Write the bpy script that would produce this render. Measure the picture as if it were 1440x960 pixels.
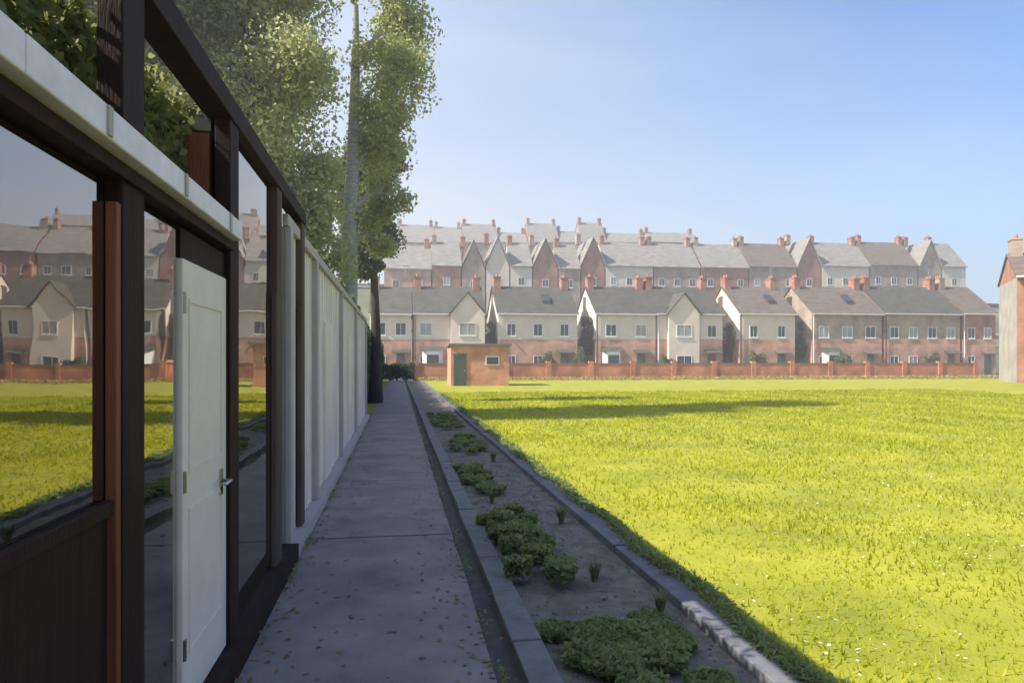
import bpy, math, random
import numpy as np
from mathutils import Vector, Matrix
R = math.radians
S = bpy.context.scene
for o in list(bpy.data.objects): bpy.data.objects.remove(o)
COL = S.collection
# ---------------------------------------------------------------- camera
EYE = 1.6; F = 1000.0; PHI = math.atan(0.16); VPX = 560; HOR = 508
cd = bpy.data.cameras.new('camera'); cam = bpy.data.objects.new('camera', cd); COL.objects.link(cam)
cd.sensor_width = 36; cd.lens = 25; cd.shift_y = 28/1440; cd.clip_end = 3000; cd.clip_start = .05
cam.location = (0, 0, EYE); cam.rotation_euler = (R(90), 0, -PHI)
S.camera = cam
# ---------------------------------------------------------------- light
SUNV = Vector((-1.02, -0.17, 1.0)).normalized()
el = math.asin(SUNV.z); az = math.atan2(SUNV.x, SUNV.y)
w = bpy.data.worlds.new("World"); S.world = w; w.use_nodes = True
nt = w.node_tree; bg = nt.nodes['Background']
sky = nt.nodes.new('ShaderNodeTexSky'); sky.sky_type = 'NISHITA'; sky.sun_disc = False
sky.sun_elevation = el; sky.sun_rotation = az; sky.dust_density = 1.6; sky.air_density = 1.0; sky.ozone_density = 4.5
# thin high veil of cirrus, thicker toward the sun's side of the sky
N = nt.nodes.new; L_ = nt.links.new
tcw = N('ShaderNodeTexCoord'); mpw = N('ShaderNodeMapping'); mpw.inputs['Scale'].default_value = (1.2, 1.2, 4.5); L_(tcw.outputs['Generated'], mpw.inputs[0])
nzw = N('ShaderNodeTexNoise'); nzw.inputs['Scale'].default_value = 1.6; nzw.inputs['Detail'].default_value = 7; nzw.inputs['Roughness'].default_value = .5; nzw.inputs['Distortion'].default_value = .6; L_(mpw.outputs[0], nzw.inputs['Vector'])
dt = N('ShaderNodeVectorMath'); dt.operation = 'DOT_PRODUCT'; dt.inputs[1].default_value = (-.93, .25, -.75); L_(tcw.outputs['Generated'], dt.inputs[0])
m1 = N('ShaderNodeMapRange'); m1.inputs['From Min'].default_value = -.72; m1.inputs['From Max'].default_value = .42; L_(dt.outputs['Value'], m1.inputs['Value'])
m2 = N('ShaderNodeMath'); m2.operation = 'MULTIPLY_ADD'; m2.inputs[1].default_value = .45; m2.inputs[2].default_value = -.22; L_(nzw.outputs['Fac'], m2.inputs[0])
m3 = N('ShaderNodeMath'); m3.operation = 'ADD'; m3.use_clamp = True; L_(m1.outputs[0], m3.inputs[0]); L_(m2.outputs[0], m3.inputs[1])
m4 = N('ShaderNodeMath'); m4.operation = 'MULTIPLY'; m4.inputs[1].default_value = .9; 
sz_ = N('ShaderNodeSeparateXYZ'); L_(tcw.outputs['Generated'], sz_.inputs[0])
mz_ = N('ShaderNodeMapRange'); mz_.inputs['From Min'].default_value = .30; mz_.inputs['From Max'].default_value = .04; mz_.inputs['To Max'].default_value = .38; L_(sz_.outputs[2], mz_.inputs['Value'])
ma_ = N('ShaderNodeMath'); ma_.operation = 'ADD'; ma_.use_clamp = True; L_(m3.outputs[0], ma_.inputs[0]); L_(mz_.outputs[0], ma_.inputs[1]); L_(ma_.outputs[0], m4.inputs[0])
mxw = N('ShaderNodeMix'); mxw.data_type = 'RGBA'; L_(m4.outputs[0], mxw.inputs[0]); mt_ = N('ShaderNodeMix'); mt_.data_type = 'RGBA'; mt_.blend_type = 'MULTIPLY'; mt_.inputs[0].default_value = 1; mt_.inputs[7].default_value = (.50, .645, .76, 1); L_(sky.outputs[0], mt_.inputs[6]); L_(mt_.outputs[2], mxw.inputs[6]); mxw.inputs[7].default_value = (2.75, 2.95, 3.15, 1)
L_(mxw.outputs[2], bg.inputs[0]); bg.inputs[1].default_value = 0.13
sd = bpy.data.lights.new('sun', 'SUN'); sd.energy = 4.1; sd.angle = R(.5); sd.color = (1, .93, .82)
so = bpy.data.objects.new('sun', sd); COL.objects.link(so); so.rotation_euler = SUNV.to_track_quat('Z', 'Y').to_euler(); so.location = (-20, -8, 30)
S.view_settings.view_transform = 'Standard'; S.view_settings.look = 'None'; S.view_settings.exposure = 1.33; S.view_settings.gamma = 1

# ---------------------------------------------------------------- helpers
def px2x(px, Y):
    k = (px-720)/F; t = Y/(math.cos(PHI)-k*math.sin(PHI)); return t*(math.sin(PHI)+k*math.cos(PHI))
def depth(X, Y): return X*math.sin(PHI)+Y*math.cos(PHI)
def px2z(py, X, Y): return EYE+(HOR-py)/F*depth(X, Y)
def mat(name, col, rough=.8, var=.15, scale=4, bump=0, bscale=60, metal=0, spec=.5, col2=None, stretch=None):
    m = bpy.data.materials.new(name); m.use_nodes = True; n = m.node_tree.nodes; l = m.node_tree.links
    b = n['Principled BSDF']; b.inputs['Roughness'].default_value = rough; b.inputs['Metallic'].default_value = metal
    b.inputs['Specular IOR Level'].default_value = spec
    tc = n.new('ShaderNodeTexCoord'); src = tc.outputs['Object']
    if stretch:
        mp = n.new('ShaderNodeMapping'); mp.inputs['Scale'].default_value = stretch; l.new(src, mp.inputs[0]); src = mp.outputs[0]
    nz = n.new('ShaderNodeTexNoise'); nz.inputs['Scale'].default_value = scale; nz.inputs['Detail'].default_value = 8; nz.inputs['Roughness'].default_value = .62
    l.new(src, nz.inputs['Vector'])
    rp = n.new('ShaderNodeValToRGB'); rp.color_ramp.elements[0].position = .3; rp.color_ramp.elements[1].position = .7
    c = Vector(col); d = Vector(col2) if col2 else None
    rp.color_ramp.elements[0].color = (*(c*(1-var)), 1); rp.color_ramp.elements[1].color = (*((d if d else c*(1+var))), 1)
    l.new(nz.outputs['Fac'], rp.inputs[0]); l.new(rp.outputs[0], b.inputs['Base Color'])
    if bump:
        n2 = n.new('ShaderNodeTexNoise'); n2.inputs['Scale'].default_value = bscale; n2.inputs['Detail'].default_value = 6; l.new(src, n2.inputs['Vector'])
        bp = n.new('ShaderNodeBump'); bp.inputs['Strength'].default_value = bump; bp.inputs['Distance'].default_value = .02
        l.new(n2.outputs['Fac'], bp.inputs['Height']); l.new(bp.outputs[0], b.inputs['Normal'])
    return m
def brickmat(name, c1, c2, mortar=(.42, .38, .33), bw=.23, bh=.075):
    m = bpy.data.materials.new(name); m.use_nodes = True; n = m.node_tree.nodes; l = m.node_tree.links
    b = n['Principled BSDF']; b.inputs['Roughness'].default_value = .9
    tc = n.new('ShaderNodeTexCoord'); sp = n.new('ShaderNodeSeparateXYZ'); l.new(tc.outputs['Object'], sp.inputs[0])
    ad = n.new('ShaderNodeMath'); l.new(sp.outputs[0], ad.inputs[0]); l.new(sp.outputs[1], ad.inputs[1])
    cb = n.new('ShaderNodeCombineXYZ'); l.new(ad.outputs[0], cb.inputs[0]); l.new(sp.outputs[2], cb.inputs[1])
    br = n.new('ShaderNodeTexBrick'); br.inputs['Color1'].default_value = (*c1, 1); br.inputs['Color2'].default_value = (*c2, 1)
    br.inputs['Mortar'].default_value = (*mortar, 1); br.inputs['Scale'].default_value = 1; br.inputs['Brick Width'].default_value = bw
    br.inputs['Row Height'].default_value = bh; br.inputs['Mortar Size'].default_value = .006; l.new(cb.outputs[0], br.inputs['Vector'])
    nz = n.new('ShaderNodeTexNoise'); nz.inputs['Scale'].default_value = .7; nz.inputs['Detail'].default_value = 8; l.new(tc.outputs['Object'], nz.inputs['Vector'])
    rp = n.new('ShaderNodeValToRGB'); rp.color_ramp.elements[0].color = (.62, .6, .58, 1); rp.color_ramp.elements[1].color = (1.3, 1.25, 1.2, 1)
    rp.color_ramp.elements[0].position = .3; rp.color_ramp.elements[1].position = .7; l.new(nz.outputs['Fac'], rp.inputs[0])
    mx = n.new('ShaderNodeMix'); mx.data_type = 'RGBA'; mx.blend_type = 'MULTIPLY'; mx.inputs[0].default_value = 1
    l.new(br.outputs[0], mx.inputs[6]); l.new(rp.outputs[0], mx.inputs[7]); l.new(mx.outputs[2], b.inputs['Base Color'])
    return m
def leafmat(name, c1, c2, trans=.35):
    m = bpy.data.materials.new(name); m.use_nodes = True; n = m.node_tree.nodes; l = m.node_tree.links
    b = n['Principled BSDF']; b.inputs['Roughness'].default_value = .55; b.inputs['Specular IOR Level'].default_value = .3
    at = n.new('ShaderNodeAttribute'); at.attribute_name = 'tint'
    rp = n.new('ShaderNodeValToRGB'); rp.color_ramp.elements[0].color = (*c1, 1); rp.color_ramp.elements[1].color = (*c2, 1)
    l.new(at.outputs['Fac'], rp.inputs[0]); l.new(rp.outputs[0], b.inputs['Base Color'])
    tr = n.new('ShaderNodeBsdfTranslucent'); ml = n.new('ShaderNodeMix'); ml.data_type = 'RGBA'; ml.blend_type = 'MULTIPLY'; ml.inputs[0].default_value = 1; ml.inputs[7].default_value = (2.0, 2.0, 1.5, 1)
    l.new(rp.outputs[0], ml.inputs[6]); l.new(ml.outputs[2], tr.inputs[0])
    mx = n.new('ShaderNodeMixShader'); mx.inputs[0].default_value = trans
    l.new(b.outputs[0], mx.inputs[1]); l.new(tr.outputs[0], mx.inputs[2]); l.new(mx.outputs[0], n['Material Output'].inputs[0])
    return m
def glassmat(name, ior=1.9, tint=.75, rough=0.0):
    m = bpy.data.materials.new(name); m.use_nodes = True; n = m.node_tree.nodes; l = m.node_tree.links
    n.remove(n['Principled BSDF'])
    fr = n.new('ShaderNodeFresnel'); fr.inputs[0].default_value = ior
    g = n.new('ShaderNodeBsdfGlossy'); g.inputs['Roughness'].default_value = rough; g.inputs[0].default_value = (.90, .84, .78, 1); nb = n.new('ShaderNodeTexNoise'); nb.inputs['Scale'].default_value = 1.6; tcg = n.new('ShaderNodeTexCoord'); l.new(tcg.outputs['Object'], nb.inputs['Vector']); bpg = n.new('ShaderNodeBump'); bpg.inputs['Strength'].default_value = .12; bpg.inputs['Distance'].default_value = .02; l.new(nb.outputs['Fac'], bpg.inputs['Height']); l.new(bpg.outputs[0], g.inputs['Normal'])
    t = n.new('ShaderNodeBsdfTransparent'); t.inputs[0].default_value = (tint, tint*.98, tint*.95, 1)
    ad = n.new('ShaderNodeMath'); ad.inputs[1].default_value = .22; ad.use_clamp = True; l.new(fr.outputs[0], ad.inputs[0]); mx = n.new('ShaderNodeMixShader'); l.new(ad.outputs[0], mx.inputs[0]); l.new(t.outputs[0], mx.inputs[1]); l.new(g.outputs[0], mx.inputs[2])
    l.new(mx.outputs[0], n['Material Output'].inputs[0]); return m
class MB:
    def __init__(s): s.v = []; s.f = []
    def box(s, x0, x1, y0, y1, z0, z1):
        b = len(s.v); s.v += [(x0,y0,z0),(x1,y0,z0),(x1,y1,z0),(x0,y1,z0),(x0,y0,z1),(x1,y0,z1),(x1,y1,z1),(x0,y1,z1)]
        s.f += [tuple(b+i for i in q) for q in ((0,3,2,1),(4,5,6,7),(0,1,5,4),(1,2,6,5),(2,3,7,6),(3,0,4,7))]; return s
    def poly(s, pts): b = len(s.v); s.v += [tuple(p) for p in pts]; s.f.append(tuple(range(b, b+len(pts)))); return s
    def prism(s, pts, ax, a0, a1):   # pts in the plane across axis ax
        def P(p, a): return (a, p[0], p[1]) if ax == 'x' else ((p[0], a, p[1]) if ax == 'y' else (p[0], p[1], a))
        n = len(pts); b = len(s.v); s.v += [P(p, a0) for p in pts]+[P(p, a1) for p in pts]
        s.f += [tuple(b+i for i in range(n))[::-1], tuple(b+n+i for i in range(n))]
        s.f += [(b+i, b+(i+1) % n, b+n+(i+1) % n, b+n+i) for i in range(n)]; return s
    def tube(s, pts, rad, n=8):
        rings = []
        for i, p in enumerate(pts):
            p = Vector(p); a = Vector(pts[max(i-1, 0)]); c = Vector(pts[min(i+1, len(pts)-1)]); d = (c-a).normalized()
            u = d.cross(Vector((0, 0, 1)) if abs(d.z) < .95 else Vector((1, 0, 0))).normalized(); v = d.cross(u)
            b = len(s.v); r = rad[i] if isinstance(rad, (list, tuple)) else rad
            s.v += [tuple(p+u*math.cos(2*math.pi*k/n)*r+v*math.sin(2*math.pi*k/n)*r) for k in range(n)]; rings.append(b)
        for a, c in zip(rings, rings[1:]): s.f += [(a+k, a+(k+1) % n, c+(k+1) % n, c+k) for k in range(n)]
        s.f += [tuple(rings[0]+k for k in range(n))[::-1], tuple(rings[-1]+k for k in range(n))]; return s
    def build(s, name, m, parent=None, loc=None, bevel=0, smooth=False):
        me = bpy.data.meshes.new(name); me.from_pydata(s.v, [], s.f); me.validate(); me.update()
        import bmesh
        bm = bmesh.new(); bm.from_mesh(me); bmesh.ops.recalc_face_normals(bm, faces=bm.faces); bm.to_mesh(me); bm.free()
        me.materials.append(m)
        if smooth: me.polygons.foreach_set('use_smooth', [True]*len(me.polygons))
        o = bpy.data.objects.new(name, me); COL.objects.link(o)
        if parent: o.parent = parent
        if loc: o.location = loc
        if bevel: bv = o.modifiers.new('bevel', 'BEVEL'); bv.width = bevel; bv.segments = 2; bv.limit_method = 'ANGLE'
        return o
def tag(o, label=None, cat=None, group=None, kind=None):
    if label: o['label'] = label
    if cat: o['category'] = cat
    if group: o['group'] = group
    if kind: o['kind'] = kind
    return o
def thing(name, label, cat, loc=(0, 0, 0), rz=0, group=None):
    o = bpy.data.objects.new(name, None); COL.objects.link(o); o.location = loc; o.rotation_euler = (0, 0, rz); o.empty_display_size = .3
    return tag(o, label, cat, group)
def leaves(name, C, Nrm, size, m, parent=None, rng=None, tint=None, aspect=1.6):
    """one mesh of pointed leaf faces: C centres (n,3), size (n,)"""
    n = len(C); rng = rng or np.random.default_rng(1)
    a = rng.normal(size=(n, 3)); a /= np.linalg.norm(a, axis=1)[:, None]
    if Nrm is not None: a = a*.75+Nrm*.6; a /= np.linalg.norm(a, axis=1)[:, None]
    u = np.cross(a, rng.normal(size=(n, 3))); u /= np.linalg.norm(u, axis=1)[:, None]; v = np.cross(a, u)
    s = size[:, None]
    P = np.stack([C-u*s*aspect*.5, C+v*s*.5-u*s*.1, C+u*s*aspect*.5, C-v*s*.5-u*s*.1], axis=1).reshape(-1, 3)
    me = bpy.data.meshes.new(name); me.vertices.add(4*n); me.vertices.foreach_set('co', P.ravel().astype(np.float32))
    me.loops.add(4*n); me.loops.foreach_set('vertex_index', np.arange(4*n, dtype=np.int32))
    me.polygons.add(n); me.polygons.foreach_set('loop_start', np.arange(0, 4*n, 4, dtype=np.int32)); me.polygons.foreach_set('loop_total', np.full(n, 4, dtype=np.int32))
    me.update(calc_edges=True)
    at = me.attributes.new('tint', 'FLOAT', 'FACE'); t = rng.random(n) if tint is None else np.clip(tint, 0, 1)
    at.data.foreach_set('value', t.astype(np.float32))
    me.materials.append(m); o = bpy.data.objects.new(name, me); COL.objects.link(o)
    if parent: o.parent = parent
    return o

# ---------------------------------------------------------------- materials
M = dict(
 asphalt=mat('asphalt', (.27, .235, .21), .85, .30, 1.6, .5, 220),
 gully=mat('gully', (.09, .082, .075), .9, .3, 8, .4, 90),
 stone=mat('edging_stone', (.17, .165, .155), .85, .25, 6, .3, 60),
 bluestone=mat('blue_edging', (.14, .14, .155), .8, .3, 5, .3, 60),
 soil=mat('soil', (.17, .145, .12), .95, .4, 5, .9, 60, col2=(.27, .23, .19)),
 lawn=mat('lawn_ground', (.22, .245, .010), .9, .2, .9, .6, 60, col2=(.38, .36, .02)),
 postdark=mat('dark_timber', (.026, .012, .009), .7, .4, 3, .3, 40, spec=.15, stretch=(4, 4, .4)),
 brown=mat('brown_timber', (.20, .065, .030), .6, .35, 3, .3, 40, spec=.25, stretch=(4, 4, .4)),
 taupe=mat('hazed_timber', (.10, .068, .056), .8, .35, 3, .2, 40, spec=.2, stretch=(4, 4, .4)),  # post timber greyed to paint hazy flare over the farther posts
 white=mat('white_paint', (.76, .70, .74), .5, .14, 6),
 greydoor=mat('pale_grey_paint', (.76, .67, .58), .5, .06, 5, .1, 30),
 panel=mat('pale_grey_cladding', (.80, .72, .63), .6, .12, 3, .15, 30, stretch=(1, 1, .3)),
 greypil=mat('mid_grey_paint', (.42, .37, .34), .6, .1, 3),
 steel=mat('brushed_steel', (.5, .5, .5), .3, .1, 20, metal=1),
 floorw=mat('interior_boards', (.10, .06, .04), .5, .3, 3, stretch=(8, .5, 1)),
 inwall=mat('interior_wall', (.11, .08, .065), .8, .15, 2),
 felt=mat('roof_felt', (.06, .06, .06), .9, .2, 3),
 bark=mat('bark', (.05, .038, .03), .95, .4, 6, 1, 14, stretch=(3, 3, .6)),
 birch=mat('birch_bark', (.38, .38, .38), .85, .45, 5, .6, 14, stretch=(.6, .6, 5), col2=(.42, .42, .43)),
 slate=mat('dark_slate', (.07, .066, .052), .8, .5, 1.2, .4, 8, stretch=(1, 1, 6)),
 slate2=mat('pale_slate', (.22, .205, .185), .8, .38, .8, .4, 8, stretch=(1, 1, 6)),
 slate3=mat('brown_tiles', (.13, .10, .08), .85, .45, 1, .4, 8, stretch=(1, 1, 6)),
 render=mat('cream_render', (.66, .57, .48), .9, .1, .7),
 endwall=mat('weathered_render', (.34, .31, .28), .9, .25, .9),
 tile_c=mat('curtained_glass', (.30, .29, .27), .25, .2, 1.5),
 render2=mat('grey_render', (.62, .56, .48), .9, .12, .7),
 wframe=mat('window_white', (.7, .7, .68), .5, .04, 3),
 doorp=mat('door_paint', (.07, .09, .08), .5, .1, 3),
 pot=mat('clay_pot', (.35, .16, .09), .9, .2, 3),
 gravel=mat('far_clay_path', (.42, .25, .17), .95, .2, 1.5),
 hill=mat('hill_ground', (.10, .11, .05), .95, .4, .15),
 hedge=leafmat('hedge_leaves', (.03, .05, .015), (.10, .13, .04)),
 viney=leafmat('vine_leaves', (.10, .115, .045), (.19, .20, .085), .4),
 leafy=leafmat('tree_leaves', (.22, .24, .12), (.40, .40, .22), .5),
 leafb=leafmat('birch_leaves', (.18, .21, .09), (.34, .35, .16), .5),
 leafd=leafmat('dark_leaves', (.07, .09, .035), (.17, .19, .08), .4),
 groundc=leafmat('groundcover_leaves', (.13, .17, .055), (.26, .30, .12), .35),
 grass=leafmat('grass_blades', (.22, .245, .008), (.40, .39, .02), .4),
 dry=leafmat('dry_grass', (.20, .17, .05), (.40, .30, .12), .3),
)
M['brick'] = brickmat('orange_brick', (.60, .20, .085), (.50, .165, .07))
M['pink'] = brickmat('pink_brick', (.56, .31, .22), (.48, .25, .17))
M['red'] = brickmat('red_brick', (.36, .13, .085), (.29, .10, .06))
M['buff'] = brickmat('buff_brick', (.36, .28, .22), (.30, .23, .18))
M['hutbrick'] = brickmat('salmon_brick', (.74, .34, .20), (.64, .27, .15))
M['glass'] = glassmat('shelter_glass', 2.6, .75, .012)
gw = bpy.data.materials.new('house_window_glass'); gw.use_nodes = True
b_ = gw.node_tree.nodes['Principled BSDF']; b_.inputs['Base Color'].default_value = (.05, .055, .06, 1); b_.inputs['Roughness'].default_value = .08
M['pane'] = gw

# ---------------------------------------------------------------- ground
def sheet(name, x0, x1, y0, y1, z, m, nx=1, ny=1, jit=0, seed=0):
    mb = MB(); rr = random.Random(seed)
    xs = [x0+(x1-x0)*i/nx for i in range(nx+1)]; ys = [y0+(y1-y0)*j/ny for j in range(ny+1)]
    for j in ys:
        for i, x in enumerate(xs): mb.v.append((x+(rr.uniform(-jit, jit) if i in (0, nx) else 0), j, z))
    for j in range(ny):
        for i in range(nx): a = j*(nx+1)+i; mb.f.append((a, a+1, a+nx+2, a+nx+1))
    return tag(mb.build(name, m), kind='structure')
sheet('ground', -225, 255, -120, 335, -.06, M['hill'])
sheet('lawn', 2.0, 160, -30, 70, .012, M['lawn'], 1, 1)
sheet('lawn_behind_shelter', -80, -3.3, -30, 70, -.02, M['lawn'])
sheet('path', -.80, .49, -6, 62, 0, M['asphalt'], 1, 150, .006, 3)
for i_, yj in enumerate((3.4, 6.6, 9.7, 12.9, 16.1, 19.2)): sheet('path_joint', -.79, .48, yj, yj+.018, .004, M['gully'], 1, 1)
sheet('gully', .485, .63, -6, 61, -.035, M['gully'])
sheet('planting_bed', .80, 1.80, -6, 60, -.012, M['soil'], 8, 1)
sheet('verge_beside_path', -3.3, -.80, 20.6, 60, -.01, M['lawn'])
e = MB(); rr = random.Random(5)
y = -6
while y < 60:
    L = rr.uniform(.85, .95); e.box(.63+rr.uniform(-.006, .006), .80+rr.uniform(-.006, .006), y, y+L-.012, -.1, .045+rr.uniform(-.006, .006)); y += L
tag(e.build('edging_stones_path_side', M['stone'], bevel=.008), kind='structure')
e = MB(); y = -6
while y < 60:
    L = rr.uniform(.85, .95); e.box(1.80+rr.uniform(-.006, .006), 1.99+rr.uniform(-.006, .006), y, y+L-.012, -.1, .05+rr.uniform(-.006, .006)); y += L
tag(e.build('kerb', M['bluestone'], bevel=.008), kind='structure')
sheet('street', -60, 130, 70, 74.5, .004, M['asphalt'])
# terraced hillside under the upper streets
hb = MB(); H = [(-200, 86, .0), (-200, 96, 5), (-200, 128, 9), (-200, 150, 19), (-200, 185, 24), (-200, 330, 27)]
for (x_, y0, z0), (_, y1, z1) in zip(H, H[1:]): hb.poly([(-180, y0, z0), (220, y0, z0*.75), (220, y1, z1*.7), (-180, y1, z1)])
tag(hb.build('hillside', M['hill']), kind='structure')

# grass blades on the lawn, thinning with distance
rng = np.random.default_rng(11)
def blades(name, n, x0, x1, y0, y1, m, hmin=.02, hmax=.045, power=2.2, z0=.012, w_=.004, parent=None):
    yy = y0+(y1-y0)*rng.random(n)**power; xx = x0+(x1-x0)*rng.random(n)**(1.0)
    # keep to the wedge the eye can see
    k = (xx < yy*1.0+3) & (rng.random(n) < .72+.28*np.sin(xx*1.3+np.sin(yy*.9)*1.5)*np.sin(yy*.8+np.cos(xx*.7)))
    xx, yy = xx[k], yy[k]; n = len(xx)
    h = rng.uniform(hmin, hmax, n)*rng.choice([.6, 1, 1, 1.5], n)*(1+yy*.02)*(1+.3*np.sin(xx*2.1+yy)); ang = rng.uniform(0, 2*np.pi, n); ww = w_*(1+yy*.22)
    dx, dy = np.cos(ang)*ww, np.sin(ang)*ww; lx, ly = rng.normal(0, .4, n)*h, rng.normal(0, .4, n)*h
    P = np.stack([np.stack([xx-dx, yy-dy, np.full(n, z0)], 1), np.stack([xx+dx, yy+dy, np.full(n, z0)], 1), np.stack([xx+lx, yy+ly, z0+h], 1)], 1).reshape(-1, 3)
    me = bpy.data.meshes.new(name); me.vertices.add(3*n); me.vertices.foreach_set('co', P.ravel().astype(np.float32))
    me.loops.add(3*n); me.loops.foreach_set('vertex_index', np.arange(3*n, dtype=np.int32))
    me.polygons.add(n); me.polygons.foreach_set('loop_start', np.arange(0, 3*n, 3, dtype=np.int32)); me.polygons.foreach_set('loop_total', np.full(n, 3, dtype=np.int32))
    me.update(calc_edges=True); at = me.attributes.new('tint', 'FLOAT', 'FACE')
    t = .5+.20*np.sin(xx*.6+yy*.25+np.sin(yy*.5))*np.sin(yy*.45-xx*.2)+.12*np.sin(xx*1.7+1+np.sin(xx*.9))*np.sin(yy*1.3)+.13*np.sign(np.sin(xx*2.6))+rng.normal(0, .2, n)
    at.data.foreach_set('value', np.clip(t, 0, 1).astype(np.float32))
    me.materials.append(m); o = bpy.data.objects.new(name, me); COL.objects.link(o); return o
tag(blades('grass', 330000, 1.98, 30, 1.5, 36, M['grass']), 'short yellow green mown grass of the sunlit lawn', 'grass', kind='stuff')

# ---------------------------------------------------------------- glazed shelter
GX = -.905   # glass plane
SH = thing('glazed_shelter', 'long low glazed shelter with dark posts and white fascia left of the path', 'shelter', (-.97, 2, 0))
def sp(mb, name, m, par=SH, **k):
    o = mb.build(name, m, par, **k)
    if par is SH: o.matrix_parent_inverse = Matrix.Translation((.97, -2, 0))
    return o
Y0, YG, Y1 = -4.84, 6.0, 20.5
POST = [2.53+1.47*k for k in range(-5, 3)]+[6.80]
POST = sorted(set(round(p, 2) for p in POST))
for p in POST:
    sp(MB().box(-.945, -.865, p-.10, p+.10, .0, 2.87), 'post', M['postdark' if p < 4.5 else 'taupe'], bevel=.006)
    if p != 4.0: sp(MB().box(-.904, -.869, p-.14, p-.103, .12, 2.10), 'jamb', M['brown' if p < 4 else 'taupe'], bevel=.004)
sp(MB().box(-1.00, -.80, Y0, YG, -.05, .12), 'plinth', M['postdark'])
sp(MB().box(-.99, -.855, Y0, 6.91, 2.872, 2.99), 'top_beam', M['postdark'], bevel=.006)
YF = 3.90   # the white fascia ends at the door; the later bays are taller
sp(MB().box(-.98, -.845, Y0, YF-.005, 2.175, 2.222), 'lower_beam', M['postdark'], bevel=.005)
y = Y0
while y < YF-.1:      # fascia boards butt jointed, with brackets
    y2 = min(y+2.18, YF); sp(MB().box(-.97, -.80, y, y2-.004, 2.225, 2.318), 'fascia', M['white'], bevel=.006); y = y2
y = Y0+.4
while y < YF: sp(MB().box(-.799, -.793, y, y+.03, 2.23, 2.313), 'bracket', M['greypil']); y += .73
sp(MB().box(-3.2, -.972, Y0, YF, 2.21, 2.31), 'roof', M['felt'])
sp(MB().box(-3.2, -.965, YF+.01, Y1, 2.80, 2.865), 'roof', M['felt'])
sp(MB().box(-.965, -.88, YG, Y1, 2.705, 2.80), 'eaves_board', M['greypil'], bevel=.005)
sp(MB().box(-3.1, -1.0, Y0, YG-.01, -.04, .03), 'floor', M['floorw'])
sp(MB().box(-3.12, -3.0, Y0, Y1, .03, 2.2), 'back_wall', M['inwall'])
sp(MB().box(-3.0, -1.0, Y0, Y0+.1, .03, 2.2), 'end_wall', M['inwall'])
sp(MB().box(-3.12, -3.0, YF+.02, Y1, 2.202, 2.795), 'back_wall', M['inwall'])
sp(MB().box(-3.0, -1.101, Y1-.1, Y1, .03, 2.795), 'end_wall', M['panel'])
for i, (a, b) in enumerate(zip(POST, POST[1:])):
    if b > 5.6: break
    a0, b0 = a+.10, b-.142
    if abs(a-2.53) < .01:
        b0 = b-.104     # glazed light, then the pale door
        pn = sp(MB().box(GX-.01, GX, a0, a0+.49, .12, 2.16), 'window_pane', M['glass'])
        d = sp(MB().box(GX-.03, GX+.02, a0+.51, b0-.004, .125, 2.03), 'door', M['greydoor'], bevel=.004)
        hx = MB(); hx.tube([(GX+.02, b0-.12, 1.0), (GX+.07, b0-.12, 1.0), (GX+.07, b0-.24, 1.0)], .009)
        h = hx.build('handle', M['steel'], d, smooth=True); h.matrix_parent_inverse = Matrix.Identity(4)
        mm = MB(); 
        for z0, z1 in ((.35, .95), (1.12, 1.85)):
            mm.box(GX+.02, GX+.026, a0+.59, b0-.10, z0, z0+.02).box(GX+.02, GX+.026, a0+.59, b0-.10, z1, z1+.02).box(GX+.02, GX+.026, a0+.59, a0+.61, z0+.02, z1).box(GX+.02, GX+.026, b0-.12, b0-.10, z0+.02, z1)
        mm.build('moulding', M['greydoor'], d)
        for zh in (.35, 1.05, 1.80): MB().box(GX+.018, GX+.03, a0+.512, a0+.53, zh, zh+.09).build('hinge', M['steel'], d)
        MB().box(GX+.02, GX+.026, b0-.15, b0-.09, .93, 1.06).build('lock_plate', M['steel'], d)
        sp(MB().box(GX-.02, GX+.01, a0+.51, b0-.004, 2.034, 2.16), 'door_head', M['postdark'])
    elif a < 2.4:     # dark boarded lower half, glazed above
        sp(MB().box(GX-.01, GX, a0, b0, 1.17, 2.16), 'window_pane', M['glass'])
        sp(MB().box(GX-.02, GX+.008, a0, b0, .12, 1.12), 'kick_panel', M['postdark'])
        sp(MB().box(GX-.02, GX+.03, a0, b0, 1.122, 1.168), 'sill_rail', M['postdark'], bevel=.004)
    else:
        sp(MB().box(GX-.01, GX, a0, b0, .12, 2.868), 'window_pane', M['glass'])
# (glazing ends)
# last glazed light and the pale clad stretch
sp(MB().box(GX-.01, GX, 5.57, YG, .12, 2.868), 'window_pane', M['glass'])
y = YG; k = 0
sp(MB().box(-1.1, -.93, YG, Y1, -.05, 2.70), 'cladding', M['panel'])
sp(MB().box(-.929, -.802, YG, Y1, -.05, .10), 'skirting', M['greypil'])
bt = MB(); y = YG+.3
while y < Y1: bt.box(-.93, -.915, y, y+.035, .105, 2.698); y += .3
b_o = sp(bt, 'batten', M['panel'])
for yd in (9.2, 13.4, 17.0):
    d = sp(MB().box(-.93, -.898, yd, yd+.8, .105, 2.10), 'door', M['greydoor'], bevel=.004)
for yp in (6.02, 7.95, 11.5, 15.5, 20.3):
    sp(MB().box(-.93, -.865, yp, yp+.14, .105, 2.70), 'pilaster', M['greypil'])
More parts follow.
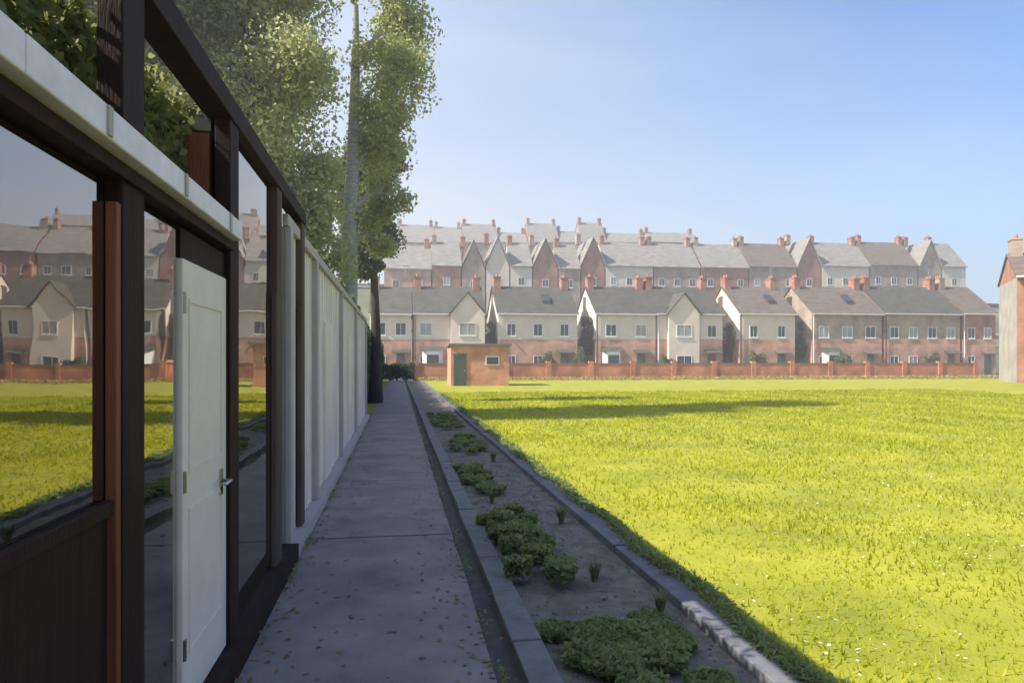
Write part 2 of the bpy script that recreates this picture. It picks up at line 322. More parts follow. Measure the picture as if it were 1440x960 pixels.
# bench and table inside
sp(MB().box(-3.0, -.975, YF+.02, YF+.06, 2.32, 2.795), 'upper_end_wall', M['brown'])
bn = thing('bench', 'dark wooden bench against the back wall inside the glazed shelter', 'bench', (-2.7, 2.6, .03))
MB().box(-.2, .2, -1.2, 1.2, .4, .45).build('seat', M['brown'], bn)
MB().box(-.26, -.2, -1.2, 1.2, .5, .85).build('backrest', M['brown'], bn)
for q in (-1.05, 1.05): MB().box(-.22, .18, q-.04, q+.04, 0, .398).build('leg', M['postdark'], bn)

# vine on the roof behind the top beam, added dense to shade the path
def vine():
    t = thing('shade_vine', 'green climbing vine added along the shelter roof to shade the path', 'vine', (-1.5, 2, 2.32))
    n = 170000; yy = rng.uniform(Y0, Y1, n); xx = -1.05-rng.random(n)**1.2*2.2
    top = np.where(yy < 1.0, .46, .62)+.10*np.sin(yy*1.7)+.06*np.sin(yy*4.1)+.06*np.sin(xx*5+yy*2)
    top = np.where(xx > -1.35, np.minimum(top, .60), top)
    top = np.where(yy > 6, np.maximum(top, .66)+.04, top)
    zz = 2.34+top*rng.random(n)**.8
    k = (yy > 6.2) & (rng.random(n) < .5); xx[k] = -1.05-rng.random(k.sum())*.4; zz[k] = 2.45+rng.random(k.sum())*.60
    k = (yy > YF) & (yy < YF+6) & (rng.random(n) < .35); yy[k] = YF-rng.random(k.sum())**1.5*1.3; zz[k] = 2.33+rng.random(k.sum())*.52; xx[k] = -1.08-rng.random(k.sum())*1.5
    k = (yy < YF) & (rng.random(n) < .45); xx[k] = -1.08-rng.random(k.sum())*.35; zz[k] = 2.33+rng.random(k.sum())*np.where(yy[k] < 1.4, .40, .55)
    hi = yy > YF; zz[hi] = 2.86+rng.random(hi.sum())**.8*(.20+.08*np.sin(yy[hi]*1.9)+.05*np.sin(yy[hi]*5+xx[hi]*3)); xx = np.where(xx < -3.1, -3.1-rng.random(n)*.2, xx)
    C = np.stack([xx+1.5, yy-2, zz-2.32], 1)
    leaves('foliage', C, None, rng.uniform(.024, .046, n), M['viney'], t, rng, rng.random(n))
    s = MB(); r2 = random.Random(3)
    s.tube([(.1+.25*math.sin(i*1.3), Y0+i*.5-2, .12+.08*math.sin(i*.9)+(.50 if Y0+i*.5 > YF else 0)) for i in range(50)], [.022]*50, 6)
    s.build('stem', M['bark'], t)
vine()

# ---------------------------------------------------------------- trees
def tree(name, label, loc, h, trunk_r, clumps, lm, bm_, nleaf, lsize, seed, lean=(0, 0), group=None, nl=14, zfork=.35):
    """clumps: list of (x,y,z,r) ellipsoid volumes relative to the base in which the crown grows"""
    t = thing(name, label, 'tree', loc, 0, group); r = random.Random(seed); g = np.random.default_rng(seed)
    s = MB(); pts = []; n = 9
    for i in range(n+1):
        f = i/n; pts.append((lean[0]*f+math.sin(f*5+seed)*.10*h/14, lean[1]*f+math.cos(f*4+seed)*.08, h*.96*f))
    s.tube(pts, [trunk_r*(1.25 if i == 0 else 1)*(1-.93*(i/n)**1.1) for i in range(n+1)], 12)
    cen = []
    tot = sum(c[3]**2 for c in clumps)
    for (cx, cy, cz, cr) in clumps:
        m = max(3, int(nl*cr**2/tot*8))
        f = min(.9, max(zfork, (cz-cr*.8)/h)); a = Vector((lean[0]*f, lean[1]*f, h*.96*f))
        c = Vector((cx, cy, cz)); rad = trunk_r*.42*(1-f*.6)
        s.tube([a, a.lerp(c, .35)+Vector((0, 0, .3)), a.lerp(c, .7)+Vector((0, 0, .25)), c], [rad, rad*.75, rad*.5, rad*.3], 7)
        for q in range(m):
            d = Vector((r.gauss(0, 1), r.gauss(0, 1), r.gauss(0, .9))).normalized()*cr*r.uniform(.45, 1.0)
            p = c+d; s.tube([c, c.lerp(p, .5)+Vector((0, 0, .1)), p], [rad*.3, rad*.2, rad*.08], 5); cen.append((p.x, p.y, p.z, cr))
    s.build('trunk', bm_, t, smooth=True)
    cen = np.array(cen); idx = g.integers(0, len(cen), nleaf); cc = cen[idx]
    off = g.normal(size=(nleaf, 3)); off /= np.linalg.norm(off, axis=1)[:, None]
    sz = np.array([g.uniform(.42, .95) for _ in range(len(cen))])[idx]
    C = cc[:, :3]+off*(sz*cc[:, 3]*g.random(nleaf)**.62)[:, None]
    tb = np.array([g.uniform(.2, .8) for _ in range(len(cen))])[idx]
    leaves('crown', C, off, g.uniform(lsize*.7, lsize*1.3, nleaf), lm, t, g, tb+g.normal(0, .18, nleaf))
    return t
# pale trunked birch just beyond the end of the shelter
bx = px2x(493, 22)
tree('birch_tree', 'tall birch with a pale grey trunk just beyond the end of the shelter', (bx, 22, 0), 15.5, .36,
     [(1.1, 0, 14, 1.3), (1.3, .3, 11.8, 1.1), (1.1, -.3, 10.0, 1.1), (.95, .3, 8.2, .9), (.9, 0, 6.7, .75), (.4, .5, 15.2, 1.2), (.6, .2, 5.3, .6), (.9, .2, 9.1, .8)],
     M['leafb'], M['birch'], 34000, .08, 4, lean=(.05, 0), group='trees along the path', nl=12)
dx_ = px2x(526, 28)
tree('broadleaf_tree', 'dark trunked tree farthest down the left edge of the path', (dx_, 28, 0), 10.5, .24,
     [(0, 0, 9.3, 1.0), (-.4, 0, 7.8, 1.0), (.15, 0, 6.3, .7), (-.7, 0, 5.8, .8), (-.5, 0, 8.6, 1.0), (0, 0, 5.0, .5)], M['leafd'], M['bark'], 26000, .10, 7, group='trees along the path', nl=9)
big = px2x(350, 20)
tree('broadleaf_tree', 'big full crowned yellow green tree rising behind the shelter roof', (big, 20, 0), 13.5, .4,
     [(-.9, 0, 5.2, 1.6), (.9, 0, 5.4, 1.3), (-.3, 0, 7.8, 1.9), (.7, -.5, 9.3, 1.4), (-1.8, 0, 9.2, 1.7), (-.5, .4, 11.6, 2.0), (.6, 0, 12.4, 1.3), (-1.9, 0, 6.4, 1.6), (1.5, 0, 4.4, .95), (-2.3, 0, 12.4, 1.5), (1.5, .2, 6.6, .8), (1.9, .3, 5.4, .7)],
     M['leafy'], M['bark'], 125000, .08, 9, group='trees behind the shelter', nl=22, zfork=.2)
tx = px2x(100, 19)
tree('broadleaf_tree', 'darker green tree behind the shelter at the upper left edge', (tx, 19, 0), 13.5, .35,
     [(0, 0, 11.8, 1.6), (1.1, 0, 10.5, 1.2), (-1.2, 0, 11.4, 1.1), (.7, 0, 12.8, 1.3), (1.6, 0, 9.2, 1.1), (2.4, 0, 10.5, 1.1)], M['leafd'], M['bark'], 40000, .09, 13, group='trees behind the shelter', nl=12)

# ---------------------------------------------------------------- planting bed
def clump(label, x, y, rx, ry, h, n, seed):
    g = np.random.default_rng(seed); t = thing('groundcover_plant', label, 'plant', (x, y, 0), 0, 'low plants in the bed beside the path')
    k = 26; cx = g.uniform(-1, 1, k)*rx*.8; cy = g.uniform(-1, 1, k)*ry*.85; ch = h*(1-.5*((cx/rx)**2))*g.uniform(.6, 1, k)
    i = g.integers(0, k, n); a = g.uniform(0, 2*np.pi, n); rr_ = g.random(n)**.5*.16*max(.6, rx*2)
    X = cx[i]+np.cos(a)*rr_; Y = cy[i]+np.sin(a)*rr_; Z = ch[i]*(1-(rr_/.3)**2*.6)*g.uniform(.35, 1, n)
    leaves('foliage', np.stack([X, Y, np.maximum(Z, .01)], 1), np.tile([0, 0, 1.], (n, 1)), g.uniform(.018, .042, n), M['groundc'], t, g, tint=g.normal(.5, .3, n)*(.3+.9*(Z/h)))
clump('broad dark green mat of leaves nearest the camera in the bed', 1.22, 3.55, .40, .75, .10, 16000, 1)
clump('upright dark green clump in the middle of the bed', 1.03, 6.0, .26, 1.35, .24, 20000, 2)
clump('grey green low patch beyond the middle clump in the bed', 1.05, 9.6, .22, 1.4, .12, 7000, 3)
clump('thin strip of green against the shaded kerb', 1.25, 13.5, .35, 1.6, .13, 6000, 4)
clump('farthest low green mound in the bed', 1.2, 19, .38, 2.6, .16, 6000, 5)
def tuft(label, x, y, h, seed):
    g = np.random.default_rng(seed); s = MB()
    for i in range(90):
        a = g.uniform(0, 6.283); L = h*g.uniform(.6, 1.15); o_ = g.uniform(.2, .7)*L; bx_, by_ = math.cos(a)*.02*g.random(), math.sin(a)*.02*g.random(); px_, py_ = -math.sin(a)*.004, math.cos(a)*.004
        P = [(bx_+math.cos(a)*o_*q**1.8, by_+math.sin(a)*o_*q**1.8, L*(q-.28*q**3)) for q in (0, .4, .75, 1)]
        b = len(s.v)
        for q, p in enumerate(P): k = 1-q/3.2; s.v += [(p[0]-px_*k, p[1]-py_*k, p[2]), (p[0]+px_*k, p[1]+py_*k, p[2])]
        s.f += [(b+2*q, b+2*q+1, b+2*q+3, b+2*q+2) for q in range(3)]
    o = s.build('grass_tuft', M['tuft'], None, (x, y, -.012)); tag(o, label, 'plant', 'strappy grass tufts in the bed')
M['tuft'] = mat('tuft_green', (.13, .17, .05), .6, .35, 30)
for a_ in (('small arching grass tuft beside the nearest leafy mat, against the kerb', 1.66, 4.35, .20, 1), ('arching grass tuft on bare soil between the two nearest leafy clumps', 1.42, 5.05, .24, 2),
           ('arching grass tuft at the outer side of the middle clump', 1.60, 6.9, .26, 3), ('arching grass tuft between the middle clump and the third clump', 1.05, 8.0, .25, 4), ('arching grass tuft just past the third clump of the bed', 1.5, 11.3, .28, 5)): tuft(*a_)
# fallen leaves and pebbles
s = MB(); r = random.Random(8)
for i in range(900):
    x, y, q = r.uniform(.84, 1.77), r.uniform(2.5, 14)**1, r.uniform(.008, .022)
    pts = [(x+math.cos(a)*q*r.uniform(.7, 1), y+math.sin(a)*q*r.uniform(.7, 1)) for a in [k*math.pi/3 for k in range(6)]]
    b = len(s.v); s.v += [(p[0], p[1], -.014) for p in pts]+[(x+(p[0]-x)*.6, y+(p[1]-y)*.6, -.012+q*.7) for p in pts]
    s.f += [(b+i_, b+(i_+1) % 6, b+6+(i_+1) % 6, b+6+i_) for i_ in range(6)]+[tuple(b+6+i_ for i_ in range(6))]
tag(s.build('pebbles', M['stone']), 'grey pebbles scattered over the soil of the planting bed', 'pebbles', kind='stuff')

# ---------------------------------------------------------------- garden wall
WY = 60.6
wl = thing('garden_wall', 'long low orange brick wall beyond the lawn', 'wall', (0, WY, 0))
xa, xb = px2x(585, WY), px2x(1372, WY)
MB().box(xa, xb, 0, .22, -.05, 1.38).build('wall_face', M['brick'], wl)
MB().box(xa-.05, xb+.05, -.04, .26, 1.382, 1.46).build('coping', M['stone'], wl)
x = xa
while x < xb+.1: MB().box(x-.22, x+.22, -.08, .30, -.05, 1.62).build('pier', M['brick'], wl); x += (xb-xa)/14
n = 16000; gx = rng.uniform(xa, xb+20, n)
C = np.stack([gx, WY-.2-rng.random(n)**2*3.2, rng.random(n)*.30], 1)
tag(leaves('dry_grass', C, None, rng.uniform(.06, .14, n), M['dry'], None, rng), 'rough golden grass along the foot of the brick wall', 'grass', kind='stuff')

# ---------------------------------------------------------------- houses
WR = random.Random(12)
def window(h, x, z, w_, hh, fy, m=None, sub=True, par=None):
    f = MB(); t = .07
    f.box(x-w_/2, x+w_/2, fy-.05, fy+.02, z, z+t).box(x-w_/2, x+w_/2, fy-.05, fy+.02, z+hh-t, z+hh)
    f.box(x-w_/2, x-w_/2+t, fy-.05, fy+.02, z+t, z+hh-t).box(x+w_/2-t, x+w_/2, fy-.05, fy+.02, z+t, z+hh-t).box(x-t*.35, x+t*.35, fy-.04, fy+.02, z+t, z+hh-t)
    f.box(x-w_/2-.06, x+w_/2+.06, fy-.10, fy, z-.09, z-.002)
    fo = f.build('window', M['wframe'], h)
    MB().box(x-w_/2+t, x+w_/2-t, fy-.02, fy-.005, z+t, z+hh-t).build('pane', M['tile_c' if WR.random() < .3 else 'pane'], fo)
def house(name, label, cat, x0, x1, Y, zb, zsplit, zeave, zridge, lo, up, rf, d=9, gable=None, floors=(1.0, 3.9), ww=1.15, nwin=None, chim=True, group=None, door=True, small=False):
    w_ = x1-x0; cx = (x0+x1)/2; t = thing(name, label, cat, (cx, Y, zb), 0, group)
    a, b = -w_/2, w_/2; e, rg, sp_ = zeave-zb, zridge-zb, zsplit-zb
    if sp_ > .3: MB().box(a, b, 0, d, -2, sp_).build('lower_wall', M[lo], t); MB().box(a+.003, b-.003, .003, d-.003, sp_, e).build('upper_wall', M[up], t)
    else: MB().box(a, b, 0, d, -2, e).build('wall', M[up], t)
    o = .35; th = .14
    if gable == 'full':     # ridge runs away from the viewer
        roof = MB().prism([(a-o, e-.12), (0, rg), (b+o, e-.12), (b+o, e+th-.12), (0, rg+th), (a-o, e+th-.12)], 'y', -o, d+o)
        MB().prism([(a, e), (b, e), (0, rg-.02)], 'y', .01, d-.01).build('gable', M[up], t)
        ro = roof.build('roof', M[rf], t)
    else:
        roof = MB().prism([(-o, e-.12), (d/2, rg), (d+o, e-.12), (d+o, e+th-.12), (d/2, rg+th), (-o, e+th-.12)], 'x', a-.12, b+.12)
        MB().prism([(0, e), (d, e), (d/2, rg-.02)], 'x', a+.01, b-.01).build('gable', M[up], t)
        ro = roof.build('roof', M[rf], t)
        if gable is not None:   # projecting front gable at x=gable
            gw_ = min(3.6, w_*.5); gx_ = gable; gh = e+min(rg-e, gw_*.62)
            MB().box(gx_-gw_/2, gx_+gw_/2, -.5, -.002, -2, e).prism([(gx_-gw_/2, e), (gx_+gw_/2, e), (gx_, gh)], 'y', -.5, d*.35).build('front_bay', M['render'], t)
            MB().prism([(gx_-gw_/2-.25, e-.2), (gx_, gh), (gx_+gw_/2+.25, e-.2), (gx_+gw_/2+.25, e-.05), (gx_, gh+.16), (gx_-gw_/2-.25, e-.05)], 'y', -.75, d*.36).build('bay_roof', M[rf], t)
            for z in floors[:2]: 
                if z+1.3 < e: window(t, gx_, z, 1.8, 1.35, -.5)
    if not small: MB().box(a-.1, b+.1, -o-.12, -o-.002, e-.14, e-.02).build('gutter', M['wframe'], t)
    if chim:
        for cxx in ((a+.5,) if w_ < 6 else (a+.5, b-.5)):
            c = MB().box(cxx-.38, cxx+.38, d/2-.6, d/2+.6, rg-.6, rg+1.1).box(cxx-.44, cxx+.44, d/2-.66, d/2+.66, rg+1.102, rg+1.2).build('chimney', M['red' if up != 'red' else 'buff'], ro)
            p = MB()
            for q in (-.3, .1, .4): p.tube([(cxx, d/2+q, rg+1.2), (cxx, d/2+q, rg+1.55)], [.13, .10], 8)
            p.build('chimney_pot', M['pot'], ro)
    nwin = nwin or max(2, int(w_/2.4)); xs = [a+w_*(i+.5)/nwin for i in range(nwin)]
    for fi, z in enumerate(floors):
        for i, x in enumerate(xs):
            if gable not in (None, 'full') and abs(x-gable) < min(3.6, w_*.5)/2+.5: continue
            if door and fi == 0 and i == len(xs)-1:
                dd = MB().box(x-.48, x+.48, -.06, -.002, 0, 2.1).build('door', M['doorp'], t)
                MB().box(x-.40, x+.40, -.05, 0, 2.12, 2.45).build('fanlight', M['pane'], dd)
                MB().prism([(-1.0, 2.55), (-.003, 2.9), (-.003, 2.75), (-1.0, 2.47)], 'x', x-.9, x+.9).build('porch', M[rf], t); continue
            window(t, x, z, ww, 1.35, 0)
    return t
# front street: pink brick below, pale render above, dark slate roof
FY = 76
front = [
 (520, 578, 'render2', 'slate', None, 'narrow pale rendered house glimpsed just right of the dark tree trunk'),
 (582, 682, 'render', 'slate', 1.9, 'rendered house with a cream front gable at the left end of the front row'),
 (700, 812, 'render2', 'slate', None, 'grey rendered house with pink brick ground floor, second detached house of the front row'),
 (838, 922, 'render2', 'slate', None, 'grey rendered house under slate left of the cream gabled bay'),
 (924, 1016, 'render', 'slate', -.9, 'cream rendered house with a front gable in the centre of the front row'),
 (1040, 1118, 'render', 'slate3', None, 'cream house with brown tiled roof between two gaps in the front row'),
 (1142, 1240, 'buff', 'slate3', None, 'buff brick house under brown tiles toward the right of the front row'),
 (1244, 1350, 'buff', 'slate', None, 'buff brick house under dark slate at the right end of the front row'),
 (1354, 1400, 'red', 'slate3', None, 'small low brick house filling the gap before the right edge house')]
FI = 0
for (p0, p1, up, rf, gb, lab) in front:
    x0, x1 = px2x(p0, FY), px2x(p1, FY); xm = (x0+x1)/2
    house('house', lab, 'house', x0, x1, FY, 0, px2z(477, xm, FY), px2z(441, xm, FY), px2z(405, xm, FY+4.5), 'pink', up, rf, gable=gb, floors=(.9, 4.35), ww=[1.15, 1.3, 1.0, 1.25, 1.1, .95, 1.3, 1.15, 1.0][FI], group='houses in the front row')
    ht = [o for o in COL.objects if o.get('label') == lab][0]; fr_ = random.Random(FI+3); wd = x1-x0; e_ = px2z(441, xm, FY)
    q = -wd/2+.12; ht_p = MB().tube([(q, -.12, .05), (q, -.12, e_-.3), (q, -.3, e_-.12)], .05, 6).build('downpipe', M['postdark' if FI % 2 else 'wframe'], ht)
    if FI in (1, 3, 6):   # single storey bay window
        bxx = -wd/2+wd*.26; bb = MB().prism([(bxx-1.1, -.003), (bxx-.7, -.75), (bxx+.7, -.75), (bxx+1.1, -.003)], 'z', .05, 2.7).build('bay_window', M['wframe'], ht)
        MB().box(bxx-.62, bxx+.62, -.765, -.752, 1.0, 2.3).build('pane', M['pane'], bb); MB().prism([(-.85, 2.702), (-.003, 3.2), (-.003, 2.702)], 'x', bxx-1.15, bxx+1.15).build('bay_roof', M['slate'], bb)
    if FI in (2, 5, 6):   # roof window
        rz_ = px2z(405, xm, FY+4.5); t0 = .42; MB().prism([(4.5*t0-.6, e_+(rz_-e_)*t0-.1), (4.5*t0+.6, e_+(rz_-e_)*(t0+.27)-.1), (4.5*t0+.6, e_+(rz_-e_)*(t0+.27)+.14), (4.5*t0-.6, e_+(rz_-e_)*t0+.2)], 'x', .8, 1.7).build('roof_window', M['pane'], ht)
    ax_ = wd/2-.5; az_ = px2z(405, xm, FY+4.5)+1.1
    a_ = MB().tube([(ax_, 4.5, az_), (ax_, 4.5, az_+1.5)], .03, 5); [a_.tube([(ax_-.35, 4.3+k*.18, az_+1.4), (ax_+.35, 4.3+k*.18, az_+1.4)], .018, 4) for k in range(3)]; a_.tube([(ax_, 4.2, az_+1.4), (ax_, 4.9, az_+1.4)], .018, 4)
    a_.build('aerial', M['steel'], ht)
    FI += 1
# second street, on the slope
SY = 118
up2 = [
 (540, 606, 'pink', 'slate2', None), (608, 648, 'red', 'slate2', None), (650, 682, 'buff', 'slate2', 'full'), (684, 716, 'render', 'render', 'full'),
 (718, 748, 'render2', 'slate2', None), (750, 784, 'red', 'slate2', 'full'), (786, 816, 'buff', 'slate2', None), (818, 850, 'red', 'slate2', 'full'),
 (852, 918, 'render2', 'slate2', None), (920, 984, 'buff', 'slate2', None), (988, 1052, 'red', 'slate2', None), (1054, 1120, 'buff', 'slate3', None),
 (1122, 1154, 'red', 'slate2', 'full'), (1156, 1222, 'render', 'slate2', None), (1224, 1290, 'buff', 'slate3', None), (1292, 1324, 'buff', 'slate2', 'full'), (1326, 1358, 'render2', 'slate2', None)]
cn = {'pink': 'pink brick', 'red': 'red brick', 'buff': 'buff brick', 'render': 'cream rendered', 'render2': 'grey rendered'}
wn = ['farthest left', 'second from the left', 'third from the left', 'fourth from the left', 'fifth from the left', 'sixth from the left', 'seventh from the left', 'eighth from the left', 'just left of centre',
      'at the centre', 'just right of centre', 'seventh from the right', 'fifth from the right', 'fourth from the right', 'third from the right', 'second from the right', 'farthest right']
wn[11] = 'sixth from the right'
for i, (p0, p1, up, rf, gb) in enumerate(up2):
    x0, x1 = px2x(p0, SY), px2x(p1, SY); xm = (x0+x1)/2; zb = px2z(425, xm, SY)-2.5
    rr_ = random.Random(i); j = rr_.uniform(-3, 3)
    if rf == 'render': rf = 'slate2'
    house('house', '%s %s house %s on the raised second street' % (cn[up], 'gable fronted' if gb else 'long eaved', wn[i]), 'house', x0, x1, SY, zb, zb, px2z(376+j, xm, SY), px2z((344 if gb is None else 341)+j, xm, SY+4.5),
          up, up, rf, gable=gb, floors=(px2z(398+j, xm, SY)-zb-.6,), ww=1.1, nwin=max(1, int((x1-x0)/2.6)), group='houses on the second street', door=False, small=True)
# third street, on the crest
TY = 172
up3 = [(560, 610, 315, 'pink'), (612, 650, 318, 'red'), (652, 700, 314, 'buff'), (702, 742, 326, 'render'), (744, 786, 313, 'red'), (788, 816, 324, 'render2'), (818, 852, 312, 'buff'), (854, 912, 327, 'render2'), (914, 982, 326, 'buff')]
for i, (p0, p1, yr, up) in enumerate(up3):
    x0, x1 = px2x(p0, TY), px2x(p1, TY); xm = (x0+x1)/2; zb = px2z(362, xm, TY)-2
    house('house', '%s hilltop house, %s in the highest row' % (cn[up], ['leftmost', 'second', 'third', 'fourth', 'fifth', 'sixth', 'seventh', 'eighth', 'rightmost'][i]), 'house', x0, x1, TY, zb, zb, px2z(341, xm, TY), px2z(yr+2, xm, TY+4.5),
          up, up, 'slate2', floors=(px2z(360, xm, TY)-zb,), ww=1.3, nwin=max(2, int((x1-x0)/3)), group='houses on the hilltop', door=False, small=True)
# the brick house at the right edge of the view
NY = 46
cx_, ang = px2x(1430, NY), -R(35)
nh = house('house', 'nearer red brick house with a pale rendered end wall cut by the right edge', 'house', -4.5, 4.5, 0, 0, 0, px2z(388, cx_, NY), px2z(350, cx_, NY), 'red', 'red', 'slate3', floors=(.9, 3.6), d=7)
nh.rotation_euler = (0, 0, ang); nh.location = (cx_+4.5*math.cos(ang), NY+4.5*math.sin(ang), 0)
eh = px2z(388, cx_, NY)
MB().box(-4.56, -4.503, .02, 6.98, 0, eh-.15).build('end_wall_render', M['endwall'], nh)
# hedges
def hedge(label, x0, x1, y, d, h, n, seed, m='hedge'):
    g = np.random.default_rng(seed); t = thing('hedge', label, 'hedge', ((x0+x1)/2, y, 0), 0)
    L = x1-x0; X = g.uniform(-L/2, L/2, n); Yp = g.uniform(-d/2, d/2, n); Z = g.random(n)**.6*(h+.12*np.sin(X*1.3)+.08*np.sin(X*3.7))
    leaves('foliage', np.stack([X, Yp, Z], 1), None, g.uniform(.08, .16, n), M[m], t, g)
hedge('dark hedge closing the left end of the brick wall', -9, px2x(583, WY), WY+.2, 1.0, 1.5, 16000, 22)
for i, (p, y, h, lab) in enumerate([(691, 78, 6.4, 'dark conical garden tree in the first gap of the front row'), (827, 78, 7.2, 'dark round garden tree in the middle gap of the front row'),
        (1029, 78, 6.6, 'dark garden tree left of the brown roofed cream house'), (1130, 78, 6.8, 'dark garden tree right of the brown roofed cream house')]):
    tree('garden_tree', lab, (px2x(p, y), y, 0), h, .16, [(0, 0, h*.45, 1.0), (.2, 0, h*.65, .9), (-.1, 0, h*.84, .6)], M['leafd'], M['bark'], 7000, .13, 30+i, group='trees between the front row houses', nl=6)

# garden hedges, street trees and bushes on the hill
r = random.Random(77)
hedge('long ragged hedge along the bank below the second street', px2x(545, 92), px2x(1370, 92), 92, 1.6, 2.3, 26000, 40)
bpy.context.view_layer.update()
spots = [(560, 6.5), (655, 5.5), (735, 6), (800, 5), (905, 7), (985, 5.5), (1070, 6), (1165, 5), (1235, 7), (1300, 5.5), ]
labs = ['green tree on the slope left of all the front gables', 'small tree on the slope behind the first cream gable', 'tree on the slope behind the second detached house', 'low tree on the slope right of the second detached house',
 'taller tree on the slope left of the central gable', 'small tree on the slope behind the central gable', 'tree on the slope behind the brown roofed cream house', 'low tree on the slope at the gap after the brown roofed house',
 'tall tree on the slope behind the two joined buff houses', 'small tree on the slope behind the last front house', 'tall tree on the open slope past the last house', 'rounded tree on the slope nearest the right edge brick house']
for i, ((p, h), lab) in enumerate(zip(spots, labs)):
    y = 97 if i < 10 else 90; x = px2x(p, y)
    zg = 4.5*.9 if i < 10 else 1.5
    tree('hillside_tree', lab, (x, y, zg), h, .14, [(0, 0, h*.5, h*.17), (.5, 0, h*.68, h*.16), (-.5, 0, h*.7, h*.15), (0, 0, h*.85, h*.12)], M['leafd'], M['bark'], 6000, .16, 60+i, group='trees on the slope behind the front row', nl=7)
# shrubs between the wall and the front row
sl = ['just right of the left end gable', 'under the second detached house', 'left of the middle gap', 'under the central gable', 'by the brown roofed cream house', 'under the joined buff houses', 'at the last front house']
for i, (p, hh) in enumerate(zip((676, 770, 818, 936, 1064, 1186, 1312), (2.1, 2.5, 2.9, 2.2, 2.7, 2.3, 2.6))):
    g = np.random.default_rng(200+i); n_ = 2600; x = px2x(p, 74.8); t = thing('garden_shrub', 'rounded green garden shrub '+sl[i], 'shrub', (x, 74.8, 0), 0, 'shrubs in the front gardens')
    d = g.normal(size=(n_, 3)); d /= np.linalg.norm(d, axis=1)[:, None]; q = d*(g.random(n_)**.4)[:, None]*np.array([1.1, .45, hh*.5])*(1+.25*np.sin(d[:, :1]*5+i)); q[:, 2] += hh*.5
    leaves('foliage', q, d, g.uniform(.08, .17, n_), M['leafd'], t, g); MB().tube([(0, 0, -.05), (.05, 0, hh*.5)], [.08, .04], 6).build('stem', M['bark'], t)
# tall hedge added to carry the shade on past the end of the shelter
g = np.random.default_rng(91); t = thing('hedge', 'tall green hedge added to shade the far end of the path', 'hedge', (-1.75, 45, 0)); n_ = 80000
Yh = g.uniform(-23.8, 15, n_); C = np.stack([g.uniform(-.6, .55, n_), Yh, g.random(n_)**.8*(2.95+.12*np.sin(Yh*1.1)+.06*np.sin(Yh*3.9))], 1)
leaves('foliage', C, None, g.uniform(.07, .14, n_), M['hedge'], t, g)
MB().box(-.2, .12, -23.0, 14.8, -.05, 2.45).build('branch_core', M['bark'], t)
# brick hut near the end of the path
HY = 46; ha, hb_ = px2x(634, HY), px2x(716, HY); t = thing('brick_hut', 'small flat roofed orange brick hut at the far end of the path', 'hut', ((ha+hb_)/2, HY, 0)); hw = (hb_-ha)/2
MB().box(-hw, hw, 0, 3.2, -.05, 2.62).build('wall', M['hutbrick'], t)
MB().box(-hw-.15, hw+.15, -.18, 3.35, 2.622, 2.76).build('roof', M['stone'], t)
dd = MB().box(-hw+.18, -hw+1.0, -.05, -.003, .02, 2.0).build('door', M['doorp'], t); MB().box(-hw+.86, -hw+.93, -.10, -.051, .95, 1.05).build('handle', M['steel'], dd)
MB().box(-hw+.12, -hw+1.06, -.03, -.002, 2.003, 2.12).build('lintel', M['stone'], t)
ff = MB().box(.35, 1.25, -.05, -.003, 1.35, 1.95).build('window', M['wframe'], t); MB().box(.42, 1.18, -.06, -.051, 1.42, 1.88).build('pane', M['pane'], ff)
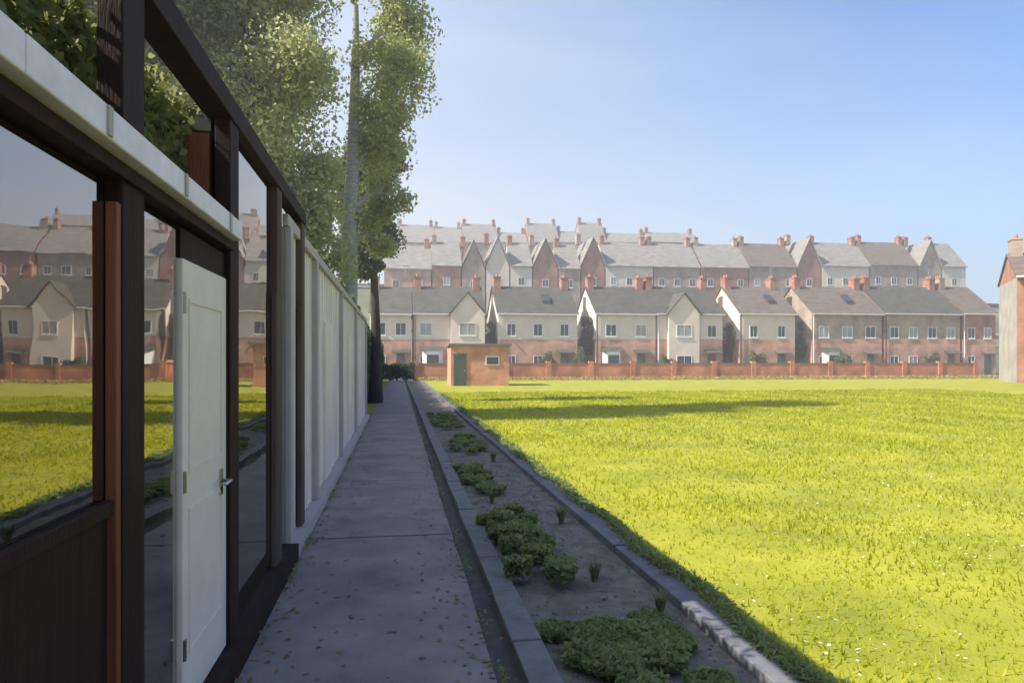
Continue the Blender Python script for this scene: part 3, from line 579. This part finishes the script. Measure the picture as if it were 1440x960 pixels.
# litter, daisies
def flecks(name, lab, pts, sz, m, seed, flat=True):
    g = np.random.default_rng(seed); n_ = len(pts); o = leaves(name, pts, np.tile([0, 0, 4.], (n_, 1)), g.uniform(sz*.6, sz*1.3, n_), m, None, g); tag(o, lab, 'leaves' if 'leaf' in name else 'daisies', kind='stuff'); return o
g = np.random.default_rng(5); n_ = 1300; xx = np.concatenate([-.78+g.random(n_//3)**2.5*.5, .48-g.random(n_//3)**2*.35, g.uniform(-.75, 1.95, n_-2*(n_//3))]); yy = 2.2+g.random(n_)**1.5*20
M['deadleaf'] = leafmat('dead_leaves', (.16, .09, .04), (.34, .24, .10), .15)
flecks('leaf_litter', 'small dry brown leaves scattered over the shaded path and bed', np.stack([xx, yy, np.where(xx < .49, .008, np.where((xx > .63) & (xx < .8) | (xx > 1.8), .058, .012))], 1), .026, M['deadleaf'], 6)
n_ = 1500; yy = 3+g.random(n_)**1.6*26; xx = 2.2+g.random(n_)*(yy*.9); M['daisy'] = leafmat('daisy_petals', (.7, .7, .65), (.8, .8, .76), .1)
k = np.sin(xx*.9+yy*.4)+np.sin(yy*.7-xx*.5)+g.normal(0, .4, n_) > .5
flecks('daisies', 'tiny white daisies scattered in patches on the lawn', np.stack([xx, yy, np.full(n_, .055)], 1)[k], .016, M['daisy'], 7)
g = np.random.default_rng(15); n_ = 26000; yy = 2.5+g.random(n_)**1.6*30; xx = 2.0+g.normal(0, .035, n_)+.03*np.sin(yy*3.1)
o = leaves('edge_grass', np.stack([xx, yy, .02+g.random(n_)*.07*(1+yy*.01)], 1), None, g.uniform(.008, .018, n_)*(1+yy*.05), M['groundc'], None, g, aspect=4)
tag(o, 'longer dark grass overhanging the back of the kerb', 'grass', kind='stuff')
n_ = 5000; yy = 2.3+g.random(n_)**1.5*20; k = np.sin(yy*2.3)+np.sin(yy*5.9+1)+g.normal(0, .3, n_) > .55; xx = np.where(g.random(n_) < .5, -.79+np.abs(g.normal(0, .02, n_)), .50+np.abs(g.normal(0, .025, n_)))
o = leaves('weeds', np.stack([xx, yy, .01+g.random(n_)*.035], 1)[k], None, g.uniform(.008, .016, n_)[k], M['groundc'], None, g, aspect=2.5)
tag(o, 'small green weeds and moss in the joints along both path edges', 'weeds', kind='stuff')
# ---------------------------------------------------------------- air
hz = MB().box(-230, 260, -125, 340, -3, 46).build('haze', bpy.data.materials.new('haze_air')); tag(hz, 'thin pale haze filling the air over the whole place', 'haze', kind='stuff')
hm = hz.data.materials[0]; hm.use_nodes = True; n = hm.node_tree.nodes; n.remove(n['Principled BSDF'])
pv = n.new('ShaderNodeVolumePrincipled'); pv.inputs['Color'].default_value = (1, .965, .93, 1); pv.inputs['Density'].default_value = .0024; pv.inputs['Anisotropy'].default_value = .3
hm.node_tree.links.new(pv.outputs[0], n['Material Output'].inputs['Volume'])
